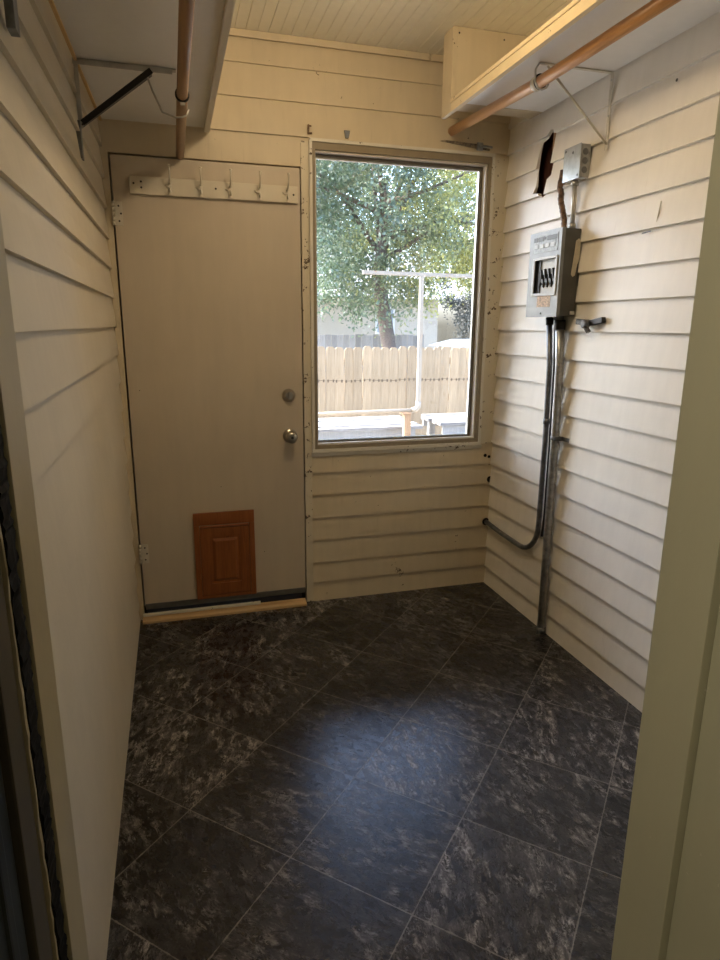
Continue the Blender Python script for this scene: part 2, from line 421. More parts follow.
# near wall with doorway (the photographer looks through it)
jx0, jx1 = -1.774, -1.027
b = MB(); b.box(jx1+.03, .0, -2.62, -2.4105, 0, ZC); b.box(XL-.03, jx0-.03, -2.62, -2.4105, 0, ZC); b.box(jx0-.03, jx1+.03, -2.62, -2.4105, 2.13, ZC)
struct(b.build('wall_front', M['hall'], origin=(0, 0, 0)), 'wall holding the near doorway')
b = MB(); b.box(jx1, jx1+.0299, -2.493, -2.405, 0, 2.10, .0025)
b.box(jx1+.013, jx1+.0299, -2.640, -2.4935, 0, 2.10, .0015)
struct(b.build('trim_3', M['jamb'], origin=(jx1, -2.5, 0)), 'olive cream door jamb on the right of the near doorway')
b = MB(); b.box(jx0-.0299, jx0, -2.4785, -2.405, 0, 2.10, .002)
struct(b.build('trim_4', M['jamb_l'], origin=(jx0, -2.45, 0)), 'tan door jamb on the left of the near doorway')
b = MB(); b.box(jx0-.0299, jx1+.0299, -2.62, -2.405, 2.10, 2.13, .002)
struct(b.build('trim_5', M['jamb_l'], origin=(jx0, -2.45, 2.1)), 'head of the near doorway')
# ragged black seal strip with a cream edge, brown stop and teal casing
def ragged(name, y0, y1, xa, xb, amp, mat, label, nseg=150, seed=1):
    rnd = random.Random(seed); b = MB(); bm = b.bm; rows = []
    o0 = o1 = 0
    for i in range(nseg+1):
        z = 2.1*i/nseg
        o0 = .6*o0+rnd.uniform(-amp, amp); o1 = .6*o1+rnd.uniform(-amp, amp); dx = rnd.uniform(-amp, amp)*.5
        rows.append([bm.verts.new(c) for c in ((xb, y0+o0, z), (xa+dx, y0+o0, z), (xa+dx+rnd.uniform(0, amp), (y0+y1)/2, z), (xa+dx, y1+o1, z), (xb, y1+o1, z))])
    for i in range(nseg):
        for j in range(5): bm.faces.new((rows[i][j], rows[i][(j+1) % 5], rows[i+1][(j+1) % 5], rows[i+1][j]))
    bm.faces.new(rows[0]); bm.faces.new(list(reversed(rows[-1]))); bmesh.ops.recalc_face_normals(bm, faces=bm.faces)
    return struct(b.build(name, mat, origin=((xa+xb)/2, (y0+y1)/2, 0)), label)
ragged('trim_6', -2.512, -2.482, jx0-.003, jx0-.0299, .0022, M['weather'], 'crumbling black weather strip in the left jamb', 420, 3)
ragged('trim_7', -2.520, -2.5145, jx0-.004, jx0-.0299, .0012, M['jamb_l'], 'thin chipped cream edge beside the black strip', seed=5)
b = MB(); b.box(jx0-.0299, jx0-.006, -2.5645, -2.5225, 0, 2.10, .002); struct(b.build('trim_8', flat('dark_brown_jamb', (.075, .062, .040), .5), origin=(jx0, -2.55, 0)), 'dark brown strip of the left jamb')
b = MB(); b.box(jx0-.0299, jx0-.012, -2.68, -2.568, 0, 2.10, .004); b.box(jx0-.0299, jx0-.009, -2.615, -2.598, 0, 2.10, .003)
struct(b.build('trim_9', M['teal'], origin=(jx0, -2.6, 0)), 'dark teal casing at the far left')

# hall the photograph was taken from
b = MB(); b.box(-2.7, .0, -4.8, -2.621, -.06, 0); struct(b.build('floor_hall', M['hall'], origin=(0, 0, 0)), 'hall floor')
b = MB(); b.box(-2.7, .0, -4.8, -2.621, ZC, ZC+.05); struct(b.build('ceiling_hall', M['hall'], origin=(0, 0, 0)), 'hall ceiling')
b = MB(); b.box(-2.8, -2.7, -4.8, -2.6, 0, ZC); struct(b.build('wall_hall_left', M['hall'], origin=(0, 0, 0)), 'hall wall')
b = MB(); b.box(.0, .1, -4.8, -2.621, 0, ZC); struct(b.build('wall_hall_right', M['hall'], origin=(0, 0, 0)), 'hall wall')
b = MB(); b.box(-2.8, .1, -4.9, -4.8, 0, ZC); struct(b.build('wall_hall_back', M['hall'], origin=(0, 0, 0)), 'hall wall')
b = MB(); b.box(-2.7, XL-.031, -2.62, -2.55, 0, ZC); struct(b.build('wall_hall_front', M['hall'], origin=(0, 0, 0)), 'hall wall')

# ------------------------------------------------------------------ window
b = MB(); b.ring(-.986, -.0925, .8005, 2.2075, .020, -.012, .055, .030, .015, .030)
w1 = struct(b.build('window_1', M['taupe'], origin=(-.54, 0, .81)), 'fixed picture window looking onto the yard')
b = MB(); b.ring(-.999, -.0925+.010, .7985, 2.2215, .0135, -.019, -.0125); b.build('window_bead', M['whitebead'], w1)
b = MB(); b.ring(-.9708, -.113, .8310, 2.177, .008, .000, .050, .007, .004); b.build('inner_bead', M['lipw'], w1)
b = MB(); b.ring(-.9664, -.1215, .8385, 2.1695, .008, .030, .054, .005, .006, .012); b.build('window_frame', M['dkframe'], w1)
b = MB(); b.ring(-.9600, -.130, .8440, 2.157, .008, .038, .054, .004, .004, .006); b.build('glazing_strip', M['alum'], w1)
b = MB(); b.box(-.9555, -.1385, .047, .050, .8485, 2.1505); b.build('window_pane', M['glass'], w1)
b = MB(); b.prism([(-1.002, -.024, .797), (-1.002, .03, .8), (-1.002, .03, .782), (-1.002, -.016, .776)], (.925, 0, 0)); b.build('window_sill', M['whitebead'], w1)

# ------------------------------------------------------------------ door
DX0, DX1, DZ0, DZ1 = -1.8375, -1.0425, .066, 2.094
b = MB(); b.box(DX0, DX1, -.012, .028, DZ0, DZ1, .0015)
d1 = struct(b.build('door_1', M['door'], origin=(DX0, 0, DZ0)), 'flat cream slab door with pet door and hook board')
def hinge(z):
    b = MB(); b.box(DX0+.002, DX0+.034, -.0150, -.0125, z-.048, z+.048, .0008)
    for k in range(5): b.tube([(DX0-.004, -.017, z-.048+k*.0195), (DX0-.004, -.017, z-.048+k*.0195+.0175)], .0068, 10)
    o = b.build('hinge', M['crm'], d1)
    for dz in (-.03, 0, .03):
        b = MB(); b.lathe([(0, .0042), (.0015, .003)], (DX0+.018+.008*(dz == 0), -.0151, z+dz), (0, -1, 0), 10); b.build('screw_head', M['dkbrass'], o)
    return o
hinge(1.865); hinge(.343)
b = MB()
prof = [(0, .031), (.004, .0315), (.009, .027), (.013, .026), (.017, .020), (.021, .018)]
b.lathe(prof, (-1.112, -.0125, 1.083), (0, -1, 0)); o = b.build('deadbolt', M['brass'], d1)
b = MB(); b.box(-1.116, -1.108, -.046, -.0335, 1.068, 1.098, .002); b.build('thumb_turn', M['brass'], o)
b = MB(); b.lathe([(0, .034), (.003, .0345), (.009, .029), (.013, .015), (.032, .0135), (.038, .024), (.050, .0295), (.062, .0290), (.070, .022), (.073, .012)], (-1.110, -.0125, .887), (0, -1, 0), 28)
o = b.build('door_knob', M['brass'], d1)
b = MB(); b.lathe([(0, .007), (.0015, .006)], (-1.110, -.0856, .887), (0, -1, 0), 16); b.build('lock_button', M['dkbrass'], o)
b = MB(); b.box(DX0+.002, DX1-.002, -.0165, -.0125, DZ0-.010, DZ0+.018, .001); b.build('door_sweep', M['sweep'], d1)
b = MB(); b.box(DX0+.004, DX1-.02, -.0145, -.008, DZ0-.038, DZ0-.012); b.build('under_door_shade', M['navy'], d1)  # navy strip painted in for the shaded gap below the sweep
# spy holes and nail marks
b = MB()
for (x, z) in ((-1.79, 1.12), (-1.25, .30), (-1.45, .65)): b = MB(); b.lathe([(0, .0022), (.0008, .0015)], (x, -.0121, z), (0, -1, 0), 8); b.build('nail_head', M['dkbrass'], d1)

# threshold boards
t = thing('door_threshold', 'pale raw pine threshold with a white strip under the cream door', 'threshold', (-1.445, -.04, 0))
b = MB(); b.prism([(-1.852, -.060, 0), (-1.852, -.016, 0), (-1.852, -.016, .026), (-1.852, -.052, .021), (-1.852, -.060, .013)], (.805, 0, 0)); b.build('board', M['thresh'], t)
b = MB(); b.box(-1.850, -1.28, -.034, -.017, .0262, .0385, .002); b.build('white_strip', M['whitebead'], t)

# pet door
t = thing('pet_door', 'orange-brown wooden pet door set low in the cream door', 'pet door', (-1.445, -.013, .083))
PX0, PX1, PZ0, PZ1 = -1.590, -1.298, .083, .526
b = MB(); b.box(PX0, PX0+.026, -.026, -.0125, PZ0, PZ1-.062, .002); b.box(PX1-.026, PX1, -.026, -.0125, PZ0, PZ1-.062, .002)
b.box(PX0, PX1, -.026, -.0125, PZ1-.061, PZ1, .002); b.box(PX0+.026, PX1-.026, -.024, -.0125, PZ0, PZ0+.018, .001)
b.build('frame', M['petwood'], t)
b = MB(); b.box(PX0+.027, PX1-.027, -.021, -.0135, PZ0+.019, PZ1-.075)
b.ring(PX0+.030, PX1-.030, PZ0+.022, PZ1-.078, .044, -.026, -.0205, .055)
# raised panel (chamfered)
bm = b.bm
def frustum(b, x0, x1, z0, z1, y0, y1, inset):
    q = [b.bm.verts.new(c) for c in ((x0, y0, z0), (x1, y0, z0), (x1, y0, z1), (x0, y0, z1), (x0+inset, y1, z0+inset), (x1-inset, y1, z0+inset), (x1-inset, y1, z1-inset), (x0+inset, y1, z1-inset))]
    fs = [b.bm.faces.new([q[i] for i in f]) for f in ((3, 2, 1, 0), (4, 5, 6, 7), (0, 1, 5, 4), (1, 2, 6, 5), (2, 3, 7, 6), (3, 0, 4, 7))]
    bmesh.ops.recalc_face_normals(b.bm, faces=fs); b._setmi(fs)
frustum(b, PX0+.084, PX1-.084, PZ0+.088, PZ1-.132, -.0209, -.0285, .014)
b.build('flap', M['petwood'], t)
b = MB(); b.tube([(PX0+.03, -.0265, PZ1-.068), (PX1-.03, -.0265, PZ1-.068)], .004, 8); b.build('top_moulding', wood('reddish_moulding', (.36, .13, .06), (.55, .22, .11), 0, .25), t)

# hook board
t = thing('coat_rack', 'cream board with five double hooks along the top of the door', 'coat rack', (-1.41, -.013, 1.95))
b = MB()
sl = (2.018-2.018)/.71
b.box(-1.769, -1.055, -.030, -.0125, 1.944, 2.014, .003); b.build('board', paint('hook_board_paint', (.66, .60, .475), .05, .4, chips=.08), t)
def hook(x, zc):
    b = MB()
    b.box(x-.0075, x+.0075, -.034, -.0305, zc-.036, zc+.022, .0015)
    b.tube([(x, -.034, zc+.012), (x, -.055, zc+.014), (x, -.078, zc+.030), (x, -.086, zc+.052), (x, -.084, zc+.068)], [.004, .004, .0036, .0034, .004], 8)
    b.lathe([(-.004, .003), (0, .0065), (.004, .003)], (x, -.084, zc+.070), (0, 0, 1), 10)
    b.tube([(x, -.034, zc-.006), (x, -.048, zc-.024), (x, -.058, zc-.026), (x, -.064, zc-.012)], .0036, 8)
    b.tube([(x-.02, -.036, zc+.002), (x-.008, -.040, zc-.006), (x, -.036, zc-.004)], .003, 6)
    return b.build('hook', M['crm'], t)
for x in (-1.606, -1.479, -1.354, -1.228, -1.105): hook(x, 1.982)
b = MB()
for (x, z) in ((-1.752, 1.985), (-1.722, 1.993), (-1.722, 1.970), (-1.415, 1.983), (-1.075, 1.978)): b = MB(); b.lathe([(0, .0045), (.0012, .003)], (x, -.0301, z), (0, -1, 0), 8); b.build('screw_head', M['dkbrass'], t)

# ------------------------------------------------------------------ shelves
SZ = 2.222; SLX = -1.432; SY1 = -2.39
t = thing('wall_shelf', 'white painted board shelf high along the left wall', 'shelf', (-1.65, -1.2, SZ))
b = MB(); b.prism([(XL+.018, -.022, SZ), (SLX-.022, -.022, SZ), (SLX-.022, SY1, SZ), (XL-.034, SY1, SZ)], (0, 0, .019)); b.build('shelf_board', M['white'], t)
b = MB(); b.box(SLX-.0215, SLX, SY1, -.030, SZ-.020, SZ+.040, .002); b.build('edge_strip', M['lipw'], t)
b = MB(); b.prism([(XL+.0135, -.03, SZ-.010), (XL+.0225, -.03, SZ-.010), (XL-.0305, SY1, SZ-.010), (XL-.0395, SY1, SZ-.010)], (0, 0, .0095)); b.build('cleat', M['rawwood'], t)

def lbracket(y):
    t = thing('shelf_bracket', 'folding metal bracket with a black brace under the left shelf', 'bracket', (XL+.02, y, 1.95))
    x0 = XL+.006+.024*(y+.30)*.9+(.019 if y < -1 else -.004)
    b = MB(); b.bar((x0+.004, y, 2.215), (x0+.004, y, 1.985), .022, .004, (1, 0, 0)); b.bar((x0+.010, y-.010, 2.215), (x0+.010, y-.010, 2.02), .002, .010, (1, 0, 0)); b.build('wall_plate', M['lt'], t)
    b = MB(); b.bar((x0, y, SZ-.004), (x0+.312, y, SZ-.004), .024, .004); b.bar((x0, y-.011, SZ-.012), (x0+.30, y-.011, SZ-.012), .002, .014)
    b.tube([(x0+.30, y, SZ-.0065), (x0+.30, y, SZ-.0085)], .006, 8); b.build('top_arm', M['lt'], t)
    b = MB(); b.bar((x0+.012, y, 2.030), (x0+.235, y, SZ-.022), .024, .005); b.bar((x0+.014, y-.012, 2.036), (x0+.235, y-.012, SZ-.014), .003, .018); b.build('brace', M['blackmetal'], t)
    b = MB(); b.box(x0-.006, x0+.010, y-.045, y-.005, 1.925, 2.035, .002); b.build('mounting_block', M['galvdark'], t)
    b = MB(); rx, rz = -1.561, 2.104
    b.tube([(x0+.215, y-.006, SZ-.012), (x0+.235, y-.006, 2.15), (x0+.262, y-.006, 2.09), (rx-.020, y-.006, 2.078), (rx, y-.006, 2.0805), (rx+.017, y-.006, 2.088), (rx+.0225, y-.006, 2.106)], .0032, 8)
    b.build('rod_hook', M['lt'], t)
    return t
lbracket(-.645)['label'] = 'folding metal bracket with a black brace under the left shelf near the door'
lbracket(-1.60)['label'] = 'metal bracket end at the top left corner, high on the left wall'

def rod(pts, r, mat, label, capm=None):
    t = thing('closet_rod', label, 'rod', pts[0]); b = MB(); b.tube(pts, r, 20); b.build('pole', mat, t); return t
t = rod([(-1.562, -2.38, 2.101), (-1.561, -.775, 2.104), (-1.557, -.018, 2.108)], .0172, M['dowel2'], 'brown wooden clothes rod hanging under the left shelf')
b = MB(); b.lathe([(0, .0192), (0, .0218), (.012, .0218), (.012, .0192)], (-1.561, -.80, 2.104), (0, 1, 0), 24); t = b.build('collar', M['blackmetal'], t)
b = MB(); b.box(-1.568, -1.554, -.800, -.789, 2.075, 2.0820, .001); b.build('tab', M['lt'], t)

# right shelf with box end
RZ = 2.326
t = thing('wall_shelf', 'white underside shelf with a cream lip high along the right wall', 'shelf', (-.22, -1.3, RZ))
b = MB(); b.box(-.432, -.016, SY1, -.313, RZ, RZ+.019, .001); b.build('shelf_board', M['white'], t)
b = MB(); b.box(-.4525, -.4325, SY1, -.313, 2.288, 2.322, .002); b.box(-.4565, -.4325, SY1, -.313, 2.3222, 2.336, .003); b.build('shelf_lip', M['lipy'], t)
b = MB(); b.box(-.4343, -.016, -.312, -.294, 2.324, ZC-.002); b.box(-.4525, -.4345, -.312, -.294, 2.288, ZC-.002, .002); b.box(-.4525, -.4345, -.2935, -.215, 2.288, ZC-.002, .002)
b.box(-.434, -.016, -.293, -.215, 2.326, 2.345); b.build('end_panel', M['siding_b'], t)
b = MB(); 
for (x, z) in ((-.425, 2.585), (-.22, 2.582)): b = MB(); b.lathe([(0, .004), (.001, .003)], (x, -.3122, z), (0, -1, 0), 8); b.build('nail_head', M['dkbrass'], t)

yb = -.789
t = thing('shelf_bracket', 'thin cream wire bracket holding the right shelf and rod', 'bracket', (-.02, yb, 2.07))
b = MB(); b.bar((-.018, yb, 2.324), (-.018, yb, 2.062), .016, .003, (1, 0, 0)); b.build('wall_plate', M['crm'], t)
b = MB(); b.bar((-.018, yb, RZ-.003), (-.315, yb, RZ-.003), .014, .004); b.build('top_arm', M['crm'], t)
b = MB(); b.tube([(-.018, yb, 2.084), (-.29, yb, 2.318)], .0042, 8); b.build('brace', M['crm'], t)
b = MB(); rx, rz = -.309, 2.268
b.tube([(-.305, yb-.004, RZ-.004), (-.325, yb-.004, RZ-.004), (-.339, yb-.004, 2.30), (-.338, yb-.004, 2.262), (-.326, yb-.004, 2.243), (-.309, yb-.004, 2.2385), (-.290, yb-.004, 2.247), (-.284, yb-.004, 2.258)], .0036, 8)
b.build('rod_hook', M['lt'], t)
b = MB()
for z in (2.30, 2.18, 2.075):
    b = MB(); b.lathe([(0, .005), (.002, .003)], (-.0196, yb, z), (-1, 0, 0), 8); b.build('screw_head', M['lt'], t)
t = rod([(-.309, -2.38, 2.262), (-.309, -.789, 2.268), (-.314, -.018, 2.302)], .0205, M['dowel'], 'orange varnished clothes rod under the right shelf')
b = MB(); b.lathe([(0, .0212), (0, .0245), (.026, .0245), (.026, .0212)], (-.309, -.775, 2.2688), (0, 1, .02), 24); t = b.build('collar', M['crm'], t)
b = MB(); b.lathe([(0, .0246), (0, .0262), (.005, .0262), (.005, .0246)], (-.309, -.781, 2.2686), (0, 1, .02), 24); b.build('ring', M['blackmetal'], t)

# ------------------------------------------------------------------ electrical
t = thing('fuse_panel', 'grey metal electrical fuse panel with open window of black switches', 'electrical panel', (-.06, -.56, 1.46))
Y0, Y1, PB, PT = -.672, -.436, 1.457, 1.800
b = MB(); b.mi = 1
b.box(-.088, -.0145, Y0, Y1, PB, PT, .002)
b.build('enclosure', [M['boxface'], M['boxside']], t)
b = MB()      # front cover with an opening
oy0, oy1, oz0, oz1 = -.655, -.478, 1.548, 1.690
b.box(-.104, -.0885, Y0-.003, oy0, PB-.004, PT+.002, .001); b.box(-.104, -.0885, oy1, Y1+.003, PB-.004, PT+.002, .001)
b.box(-.104, -.0885, oy0, oy1, oz1, PT+.002); b.box(-.104, -.0885, oy0, oy1, PB-.004, oz0)
b.build('cover', M['boxface'], t)
b = MB()     # raised pale surround
b.box(-.109, -.1045, oy0-.004, oy0+.008, oz0-.008, oz1+.008, .001); b.box(-.109, -.1045, oy1-.010, oy1+.006, oz0-.008, oz1+.008, .001)
b.box(-.109, -.1045, oy0+.008, oy1-.010, oz1-.002, oz1+.008, .001); b.box(-.109, -.1045, oy0+.008, oy1-.010, oz0-.008, oz0+.004, .001)
b.build('surround', M['pale'], t)
b = MB(); b.box(-.092, -.0885, oy0+.001, oy1-.001, oz0+.001, oz1-.001); b.build('inner_plate', M['pale'], t)
b = MB(); b.box(-.0965, -.0921, oy1-.040, oy1-.002, oz0+.002, oz1-.002); b.build('dark_slot', M['black'], t)
for i in range(4):
    y = -.540-.030*i
    b = MB(); b.box(-.100, -.0922, y-.009, y+.009, 1.585, 1.628, .0015); b.bar((-.1005, y, 1.610), (-.106, y, 1.650), .008, .010, bev=.001)
    b.bar((-.1005, y+.004, 1.596), (-.104, y+.010, 1.575), .006, .006); b.build('breaker_switch', M['black'], t)
b = MB(); b.box(-.1055, -.1042, -.650, -.462, 1.717, 1.788); b.build('label_plate', flat('dull_label', (.30, .31, .30), .5, .2, 80, .2), t)
for i in range(4):
    b = MB(); y = -.486-.043*i; b.box(-.1068, -.1056, y-.015, y+.013, 1.736, 1.752); b.build('printed_square', M['pale'], t)
for (ya, yb_, za, zb) in ((-.545, -.504, 1.763, 1.781), (-.498, -.468, 1.763, 1.781), (-.640, -.570, 1.763, 1.781), (-.560, -.552, 1.768, 1.778)):
    b = MB(); b.box(-.1066, -.1056, ya, yb_, za, zb); b.build('printed_strip', M['boxside'], t)
b = MB(); b.box(-.1052, -.1042, -.622, -.520, 1.494, 1.540); b.build('sticker', M['sticker'], t)
b = MB(); b.prism([(-.048, Y0-.0001, 1.622), (-.040, Y0-.0001, 1.612), (-.030, Y0-.0001, 1.618), (-.024, Y0-.0001, 1.66), (-.015, Y0-.0001, 1.68), (-.015, Y0-.0001, 1.752), (-.024, Y0-.0001, 1.762), (-.036, Y0-.0001, 1.752), (-.040, Y0-.0001, 1.70)], (0, -.003, 0))
b.build('side_patch', M['tape'], t)
b = MB(); b.lathe([(0, .004), (.003, .003)], (-.104, -.555, 1.468), (-1, 0, 0), 10); b.build('cover_screw', M['black'], t)
b = MB(); b.box(-.040, -.020, Y0-.006, Y0-.0005, 1.462, 1.476, .001); b.build('latch_tab', M['lt'], t)

t = thing('junction_box', 'small galvanised junction box above the fuse panel', 'junction box', (-.03, -.575, 2.0))
b = MB(); b.box(-.058, -.0145, -.690, -.580, 1.986, 2.108, .002)
b.build('box', M['galv'], t)
b = MB(); b.box(-.0608, -.0583, -.692, -.578, 1.984, 2.110, .001); b.build('cover', flat('bluish_steel', (.42, .45, .47), .35, .5, 30, .12), t)
for (y, z) in ((-.590, 2.098), (-.680, 1.996), (-.640, 2.085)):
    b = MB(); b.lathe([(0, .005), (.002, .004)], (-.0609, y, z), (-1, 0, 0), 10); b.build('screw_head', M['galvdark'], t)
for z in (2.014, 2.047, 2.080):
    b = MB(); b.lathe([(0, .0125), (.001, .0125)], (-.038, -.6902, z), (0, -1, 0), 14); b.build('knockout', M['galvdark'], t)

b = MB(); b.tube([(-.038, -.634, 1.983), (-.038, -.637, 1.90), (-.038, -.640, 1.803)], .0095, 12); b.tube([(-.038, -.634, 1.9835), (-.038, -.634, 1.966)], .015, 12); b.tube([(-.038, -.640, 1.822), (-.038, -.640, 1.803)], .014, 12)
tag(b.build('conduit', M['conduitpaint']), 'short straight conduit joining junction box and fuse panel', 'conduit')
b = MB(); pts = [(-.040+.002*math.sin(k*.9), -.530-.0032*k-.004*math.sin(k*.6), 1.975-k*.00855) for k in range(21)]
b.tube([(-.030, -.530, 2.02), (-.036, -.529, 2.0)]+pts, [.0115+.0016*(k % 2) for k in range(23)], 10); b.tube([(-.026, -.530, 2.045), (-.032, -.530, 1.995)], .0155, 10)
tag(b.build('armoured_cable', M['rust']), 'rusty armoured cable rising from the fuse panel', 'cable')

t = thing('conduit', 'tall vertical metal conduit running from fuse panel to floor', 'conduit', (-.035, -.628, 0))
b = MB(); b.tube([(-.0375, -.600, 1.4565), (-.0375, -.628, 1.25), (-.037, -.637, .9), (-.037, -.640, .5), (-.037, -.646, .0)], .0185, 16); b.build('pipe', M['galv'], t)
b = MB(); b.tube([(-.0375, -.604, 1.440), (-.0375, -.606, 1.400)], .024, 16); b.build('coupling', M['blackmetal'], t)
b = MB(); b.box(-.058, -.013, -.662, -.6585, .926, .944, .001); b.box(-.0175, -.0135, -.712, -.6595, .926, .944, .001); b.tube([(-.037, -.637, .926), (-.037, -.637, .944)], .0205, 16); b.lathe([(0, .006), (.003, .004)], (-.0176, -.69, .935), (-1, 0, 0), 8); b.build('strap', M['galvdark'], t)
b = MB(); b.tube([(-.037, -.646, 0.0), (-.037, -.645, .030)], .0215, 16); b.build('base_collar', M['galvdark'], t)

t = thing('conduit', 'thin dark conduit curving left from fuse panel into the back wall', 'conduit', (-.03, -.55, .35))
arc = []
yc, zc, R_ = -.395, .505, .155
pts = [(-.034, -.515, 1.4565), (-.034, -.545, 1.25), (-.033, -.555, .9), (-.032, -.553, .62)]
for k in range(9):
    a = math.pi+k*(math.pi/2)/8
    pts.append((-.031, yc+R_*math.cos(a), zc+R_*math.sin(a)))
pts += [(-.028, -.20, .352), (-.026, -.018, .362)]
b = MB(); b.tube(pts, .0125, 14); b.build('pipe', M['galvdark'], t)
b = MB(); b.tube([(-.034, -.518, 1.450), (-.034, -.522, 1.42)], .0165, 12); b.build('connector', M['blackmetal'], t)
b = MB(); b.tube([(-.033, -.5545, .985), (-.033, -.5535, 1.01)], .0155, 12); b.box(-.020, -.0135, -.575, -.535, .985, 1.01, .001); b.build('clip', M['galvdark'], t)
b = MB(); b.lathe([(0, .021), (.006, .019)], (-.026, -.0178, .362), (0, -1, 0), 14); b.build('entry_ring', M['dark'], t)
b = MB(); pts2 = [(-.030, -.560, 1.4565), (-.030, -.579, 1.25), (-.030, -.590, .9), (-.029, -.592, .55), (-.028, -.580, .46)]
b.tube(pts2, .0075, 8); tag(b.build('cable', M['blackmetal']), 'slim black cable squeezed between the two conduits', 'cable')

t = thing('cable_clamp', 'black two-armed plastic clamp on the right wall beside the panel', 'clamp', (-.03, -.795, 1.42))
b = MB(); b.bar((-.024, -.712, 1.434), (-.026, -.788, 1.428), .020, .022, bev=.004); b.bar((-.026, -.802, 1.428), (-.024, -.882, 1.440), .020, .022, bev=.004)
b.bar((-.018, -.80, 1.43), (-.0145, -.79, 1.43), .03, .02); b.build('arm', M['black'], t)
b = MB(); b.lathe([(0, .018), (.02, .018), (.024, .013)], (-.032, -.792, 1.425), (-1, 0, 0), 14); b.bar((-.045, -.792, 1.418), (-.038, -.812, 1.392), .016, .014, bev=.002); b.build('grip', flat('grey_plastic', (.10, .10, .105), .4), t)

b = MB(); b.bar((-.0135, -1.035, 1.736), (-.0130, -1.078, 1.738), .003, .004, (0, 0, 1)); tag(b.build('nail', M['black']), 'thin black nail lying flat on the right wall boards', 'nail')
b = MB(); b.bar((-.0128, -1.10, 1.752), (-.0125, -1.113, 1.83), .003, .003, (0, 1, 0)); tag(b.build('wire_stub', M['tape']), 'thin pale wire stub standing on the right wall boards', 'wire')
b = MB()
for (y, z) in ((-1.13, 2.235), (-1.12, 2.195)): b = MB(); b.lathe([(0, .0055), (.0014, .004)], (-.0095, y, z), (-1, 0, 0), 8); b.build('nail_head', M['dkbrass'], rw)

# hardware over the window
b = MB(); b.box(-1.005, -.999, -.028, -.013, 2.235, 2.272, .001); b.box(-.999, -.985, -.020, -.013, 2.236, 2.243, .001); b.box(-1.001, -.990, -.030, -.026, 2.262, 2.268)
tag(b.build('curtain_bracket', M['rust']), 'rusty little curtain bracket above the window left corner', 'bracket')
b = MB(); b.prism([(-.838, -.013, 2.262), (-.812, -.013, 2.262), (-.818, -.013, 2.232), (-.832, -.013, 2.232)], (0, -.012, 0)); tag(b.build('curtain_clip', M['galvdark']), 'small grey metal clip above the window top rail', 'clip')
t = thing('metal_latch', 'worn metal latch bar above the window right corner', 'latch', (-.22, -.02, 2.24))
b = MB(); b.prism([(-.370, -.0135, 2.256), (-.350, -.0135, 2.262), (-.115, -.0135, 2.254), (-.115, -.0135, 2.232), (-.17, -.0135, 2.236)], (0, -.005, 0)); b.build('bar', flat('worn_wood_metal', (.30, .25, .18), .6, .2, 50, .4), t)
b = MB(); b.box(-.185, -.155, -.030, -.0190, 2.228, 2.262, .002); b.tube([(-.170, -.035, 2.245), (-.110, -.033, 2.243)], .006, 8); b.build('bolt', M['galv'], t)

# ------------------------------------------------------------------ lamps
t = thing('ceiling_lamp', 'small ceiling lamp with a warm lit glass globe between the two shelves', 'lamp', (-1.08, -1.12, 2.60))
b = MB(); b.lathe([(0, .065), (.02, .06), (.035, .03)], (-1.08, -1.12, ZC-.001), (0, 0, -1), 24); b.build('base', M['crm'], t)
b = MB(); b.lathe([(0, .022), (.01, .03), (.03, .045), (.05, .050), (.07, .044), (.09, .026), (.098, .004)], (-1.08, -1.12, ZC-.037), (0, 0, -1), 24); b.build('globe', M['bulb'], t)
def light(name, typ, loc, energy, col, size=.1):
    l = bpy.data.lights.new(name, typ); l.energy = energy; l.color = col
    if typ == 'POINT': l.shadow_soft_size = size
    o = bpy.data.objects.new(name, l); C.objects.link(o); o.location = loc; return o
light('lamp_light', 'POINT', (-1.08, -1.12, 2.44), 7.2, (1, .77, .50), .08)
pl = bpy.data.lights.new('window_portal', 'AREA'); pl.shape = 'RECTANGLE'; pl.size = .84; pl.size_y = 1.34; pl.cycles.is_portal = True
po = bpy.data.objects.new('window_portal', pl); C.objects.link(po); po.location = (-.547, .062, 1.5); po.rotation_euler = (math.radians(-90), 0, 0)
light('hall_fill', 'POINT', (-2.25, -2.98, 2.2), 19, (1, .90, .70), .12)  # unseen fill, placed to light the right jamb and spare the left

# ------------------------------------------------------------------ outdoors
GZ = -.7
b = MB(); b.box(-25, 40, .13, 60, GZ-.2, GZ); struct(b.build('ground', M['ground'], origin=(0, 0, GZ)), 'dry yard')

fence = thing('wooden_fence', 'sunlit tan wooden fence of round-topped pickets across the yard', 'fence', (1.5, 6, GZ))
def picket(parent, x, y, top, w, mats, oz, first=None):
    if first is None:
        b = MB(); pts = [(-w/2, 0, 0), (w/2, 0, 0)]
        H = top-GZ
        pts += [(w/2, 0, H-.05), (w/2*.82, 0, H-.02), (w*.24, 0, H), (-w*.24, 0, H), (-w/2*.82, 0, H-.02), (-w/2, 0, H-.05)]
        b.prism(pts, (0, .018, 0))
        b.mi = 1
        for z in (1.31, 1.33):
            for dx in (-w*.3, w*.28): b.box(dx-.010, dx+.010, -.0015, 0.0, z-.01, z+.01)
        b.box(-w*.46, w*.46, -.001, 0, 1.322, 1.328)
        o = b.build('picket', mats, origin=(0, 0, 0))
    else:
        o = first.copy(); C.objects.link(o)
    o.parent = parent; pw = Vector(parent['_o']); o.location = Vector((x, y, GZ))-pw
    o.rotation_euler = (random.uniform(-.006, .006), random.uniform(-.004, .004), random.uniform(-.05, .05))
    o.scale = (1, 1, oz)
    return o
pk = None; i = 0
x = -1.4
while x < 4.9:
    o = picket(fence, x, 6+random.uniform(-.006, .006), 1.105, .137, [M['fence'], M['fline']], 1+random.uniform(-.006, .008), pk)
    if pk is None: pk = o
    x += .1385
